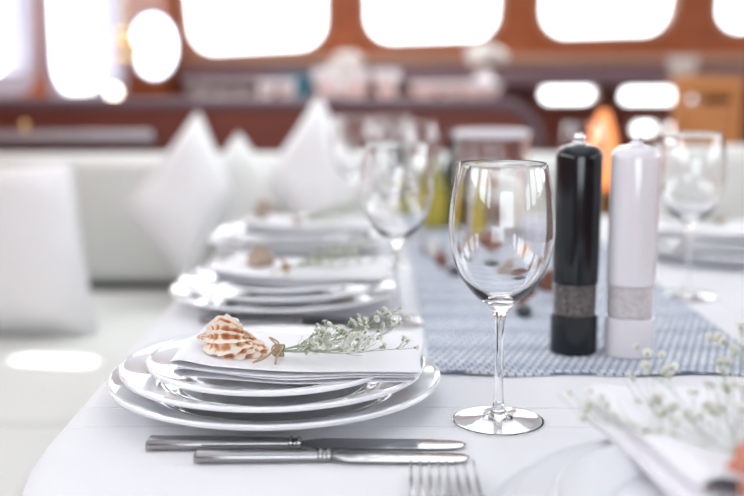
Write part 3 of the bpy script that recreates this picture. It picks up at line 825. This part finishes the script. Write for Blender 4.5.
# ------------------------------------------------- the far side of the cabin
t = thing('galley_counter', 'long mahogany counter below the forward windows carrying glassware', 'counter', (0, 0, 0))
bm = BM(); rbox(bm, (-.07, 3.25, .47), (.90, .44, .92), .01); obj('cabinet', bm, mahogany_d, t)
bm = BM(); rbox(bm, (-.07, 3.24, .943), (.94, .50, .035), .012); obj('worktop', bm, mahogany, t)
CZ = .961
def bowl(label, x, y, r, h, name='bowl', group='white bowls on the far counter', m=None, z=CZ):
    bm = BM(); lathe(bm, crp([(0, 0), (r * .45, 0), (r * .5, .004), (r * .85, h * .5), (r, h), (r - .003, h + .001), (r * .82, h * .55), (r * .4, .012), (0, .010)], 4), 40)
    o = obj(name, bm, m or porcelain); tag(o, label, name.replace('_', ' '), group); o.location = (x, y, z); return o
for i, (x, lb) in enumerate(((-.134, 'leftmost white bowl right of the teal carton'), (-.046, 'middle white bowl right of the teal carton'), (.042, 'rightmost of three white bowls right of the teal carton'))):
    bowl(lb + ' on the far counter', x, 3.12, .041, .080)
for i, x in enumerate((-.525, -.468, -.411, -.354)):
    bm = BM(); lathe(bm, [(0, 0), (.024, 0), (.028, .06), (.0265, .06), (.0225, .008), (0, .008)], 24); o = obj('tumbler', bm, glass_m); o.location = (x, 3.13, CZ + .0005)
    tag(o, 'glass tumbler in the row on the far counter at left', 'tumbler', 'tumblers on the far counter at left')
for x, lb in ((-.300, 'left one of two round white cups left of the teal carton'), (-.246, 'right one of two round white cups left of the teal carton')):
    bowl(lb, x, 3.05, .026, .05, 'cup', 'white cups left of the teal carton')
t = thing('carton', 'teal box on the far counter between cups and white bowls', 'box', (-.215, 3.22, CZ))
bm = BM(); rbox(bm, (0, 0, .035), (.07, .06, .07), .002); obj('box', bm, teal_m, t)
bm = BM(); rbox(bm, (-.0, 0, .074), (.20, .07, .008), .002); obj('lid', bm, mat('grey_lid', (.2, .25, .3), .5), t)
for i, (x, y) in enumerate(((.155, 3.10), (.235, 3.18), (.29, 3.08), (.345, 3.18))):
    bowl('white bowl in the row above the right part of the backboard', x, y, .046, .045, 'bowl', 'low white bowls above the backboard')
# flower vase clusters below the windows
def bouquet(label, x, y, z, s, seed, m, n=22):
    rg = random.Random(seed); t = thing('flower_vase', label, 'flowers', (x, y, z))
    bm = BM(); lathe(bm, crp([(0, 0), (.03 * s, 0), (.045 * s, .04 * s), (.028 * s, .09 * s), (.034 * s, .11 * s), (.031 * s, .11 * s), (.02 * s, .07 * s), (0, .01)], 4), 24); obj('vase', bm, porcelain, t)
    for k in range(n):
        a = rg.random() * 6.28; e = rg.uniform(.25, 1.5); d = Vector((math.cos(a) * math.cos(e), math.sin(a) * math.cos(e), math.sin(e)))
        p = Vector((0, 0, .10 * s)) + d * .085 * s * rg.uniform(.6, 1.15)
        bm = BM(); bmesh.ops.create_icosphere(bm, subdivisions=2, radius=.021 * s)
        for v in bm.verts: v.co *= 1 + .25 * noise.noise(v.co * 90 + Vector((k, 0, 0)))
        obj('blossom', bm, m, t, loc=p)
    return t
cream_fl = mat('cream_blossoms', (.72, .70, .66), .8)
bouquet('bouquet of cream flowers between the second and third forward windows', .36, 3.40, CZ, .82, 2, cream_fl, 26)
bouquet('pale flowers in a vase right of the first forward window', -.085, 3.38, CZ, .70, 5, cream_fl, 20)
t = thing('pedestal_stand', 'tall pale stand carrying a white flower pot at the right', 'stand', (1.035, 3.55, 0))
bm = BM(); lathe(bm, [(0, 0), (.085, 0), (.085, .02), (.03, .04), (.028, .98), (.07, 1.0), (.07, 1.015), (0, 1.015)], 24); obj('pole', bm, teak, t)
bowl('white flower bowl topping the tall pale stand', 1.035, 3.55, .05, .07, 'flower_bowl', None, cream_fl, 1.0155)
# dining chair backs in orange wood, far right
def chair(label, x, y, rz):
    t = thing('wooden_chair', label, 'chair', (x, y, 0), rz)
    W = wood('orange_wood', (.50, .20, .07), (.62, .28, .10), .35) if 'orange_wood' not in bpy.data.materials else bpy.data.materials['orange_wood']
    bm = BM(); rbox(bm, (0, 0, .44), (.42, .42, .05), .015); obj('seat', bm, W, t)
    for sx in (-1, 1):
        bm = BM(); rbox(bm, (sx * .18, -.18, .21), (.04, .04, .42), .006); obj('leg', bm, W, t)
        bm = BM(); rbox(bm, (sx * .18, .19, .21), (.04, .04, .42), .006); obj('leg', bm, W, t)
    for sx in (-1, 1):
        bm = BM(); rbox(bm, (sx * .083, -.195, .75), (.028, .030, .56), .008); obj('back_post', bm, W, t)
    bm = BM(); rbox(bm, (0, -.195, 1.0), (.14, .022, .06), .006); obj('top_rail', bm, W, t)
    bm = BM(); rbox(bm, (0, -.195, .72), (.138, .014, .46), .004); obj('back_panel', bm, W, t)
    return t
chair('orange wooden chair with broad backrest behind the right bench', .955, 3.21, 0)
# amber table lamp behind the mills
t = thing('amber_lamp', 'glowing amber lamp behind the black and white mills', 'lamp', (.64, 2.92, 0))
bm = BM(); lathe(bm, [(0, 0), (.11, 0), (.11, .02), (.02, .04), (.016, .72), (0, .72)], 24); obj('stand', bm, gold_m, t)
bm = BM(); lathe(bm, crp([(.02, .715), (.034, .74), (.040, .79), (.034, .86), (.014, .925), (.010, .925), (.030, .86), (.036, .79), (.030, .745), (.018, .72)], 4), 32); obj('lamp_shade', bm, orange_glow, t)
bm = BM(); bmesh.ops.create_uvsphere(bm, u_segments=16, v_segments=10, radius=.020); obj('bulb', bm, bulb_m, t, loc=(0, 0, .80))
# port side details: shelf, brass lantern, oval mirror, small bright lamp
t = thing('side_cabinet', 'mahogany cabinet below the tall port windows', 'cabinet', (0, 0, 0))
Mx, Lx = frame_M((-1.02, 2.74), (-.62, 3.80))
bm = BM(); rbox(bm, (0, 0, 0), (1.10, .20, .84), .01)
bm.transform(Mx @ Matrix.Translation((.55, -.10, .43))); obj('body', bm, mahogany_d, t)
bm = BM(); rbox(bm, (0, 0, 0), (1.14, .24, .03), .01); bm.transform(Mx @ Matrix.Translation((.55, -.10, .875))); obj('top', bm, mahogany, t)
t = thing('lantern', 'brass lantern hanging at the port windows', 'lantern', (-.685, 2.95, 1.115))
for dz, r in ((0, .022), (-.042, .018), (.030, .016)):
    bm = BM(); bmesh.ops.create_uvsphere(bm, u_segments=20, v_segments=12, radius=r); obj('globe', bm, gold_m, t, loc=(0, 0, dz))
bm = BM(); tube(bm, [(0, 0, .03), (0, 0, .79)], .003, 8); obj('chain', bm, gold_m, t)
t = thing('table_lamp', 'small round lit lamp on the cabinet below the brass lantern', 'lamp', (-.725, 2.98, .891))
bm = BM(); lathe(bm, [(0, 0), (.03, 0), (.03, .006), (.006, .012), (.006, .075), (0, .075)], 20); obj('base', bm, gold_m, t)
bm = BM(); bmesh.ops.create_uvsphere(bm, u_segments=24, v_segments=14, radius=.019); obj('globe', bm, bulb_m, t, loc=(0, 0, .092))

t = thing('oval_mirror', 'oval mirror on a bracket between the port windows and the first forward window', 'mirror', (-.725, 3.55, 1.125), R(11))
bm = BM(); lathe(bm, [(0, -.004), (.9, -.004), (.9, .004), (0, .004)], 48); bm.transform(Matrix.Rotation(PI / 2, 4, 'X') @ Matrix.Diagonal((.078, .112, 1, 1))); obj('mirror_glass', bm, mirror_m, t)
bm = BM(); lathe(bm, [(.88, -.008), (1.0, -.008), (1.0, .008), (.88, .008)], 48, close=True); bm.transform(Matrix.Rotation(PI / 2, 4, 'X') @ Matrix.Diagonal((.078, .112, 1, 1))); obj('frame', bm, pillar_m, t)
bm = BM(); tube(bm, [(0, .008, 0), (-.02, .03, 0), (-.125, .03, 0)], .006, 8); obj('bracket', bm, gold_m, t)
t = thing('glint_knob', 'small brass knob added as a bright glint on the grey ledge at the far left', 'knob', (-.855, 2.595, .8963))
bm = BM(); lathe(bm, crp([(0, 0), (.008, 0), (.005, .005), (.011, .013), (.007, .022), (0, .024)], 4), 20); obj('knob', bm, gold_m, t)  # knob added only to give a bright glint on the ledge
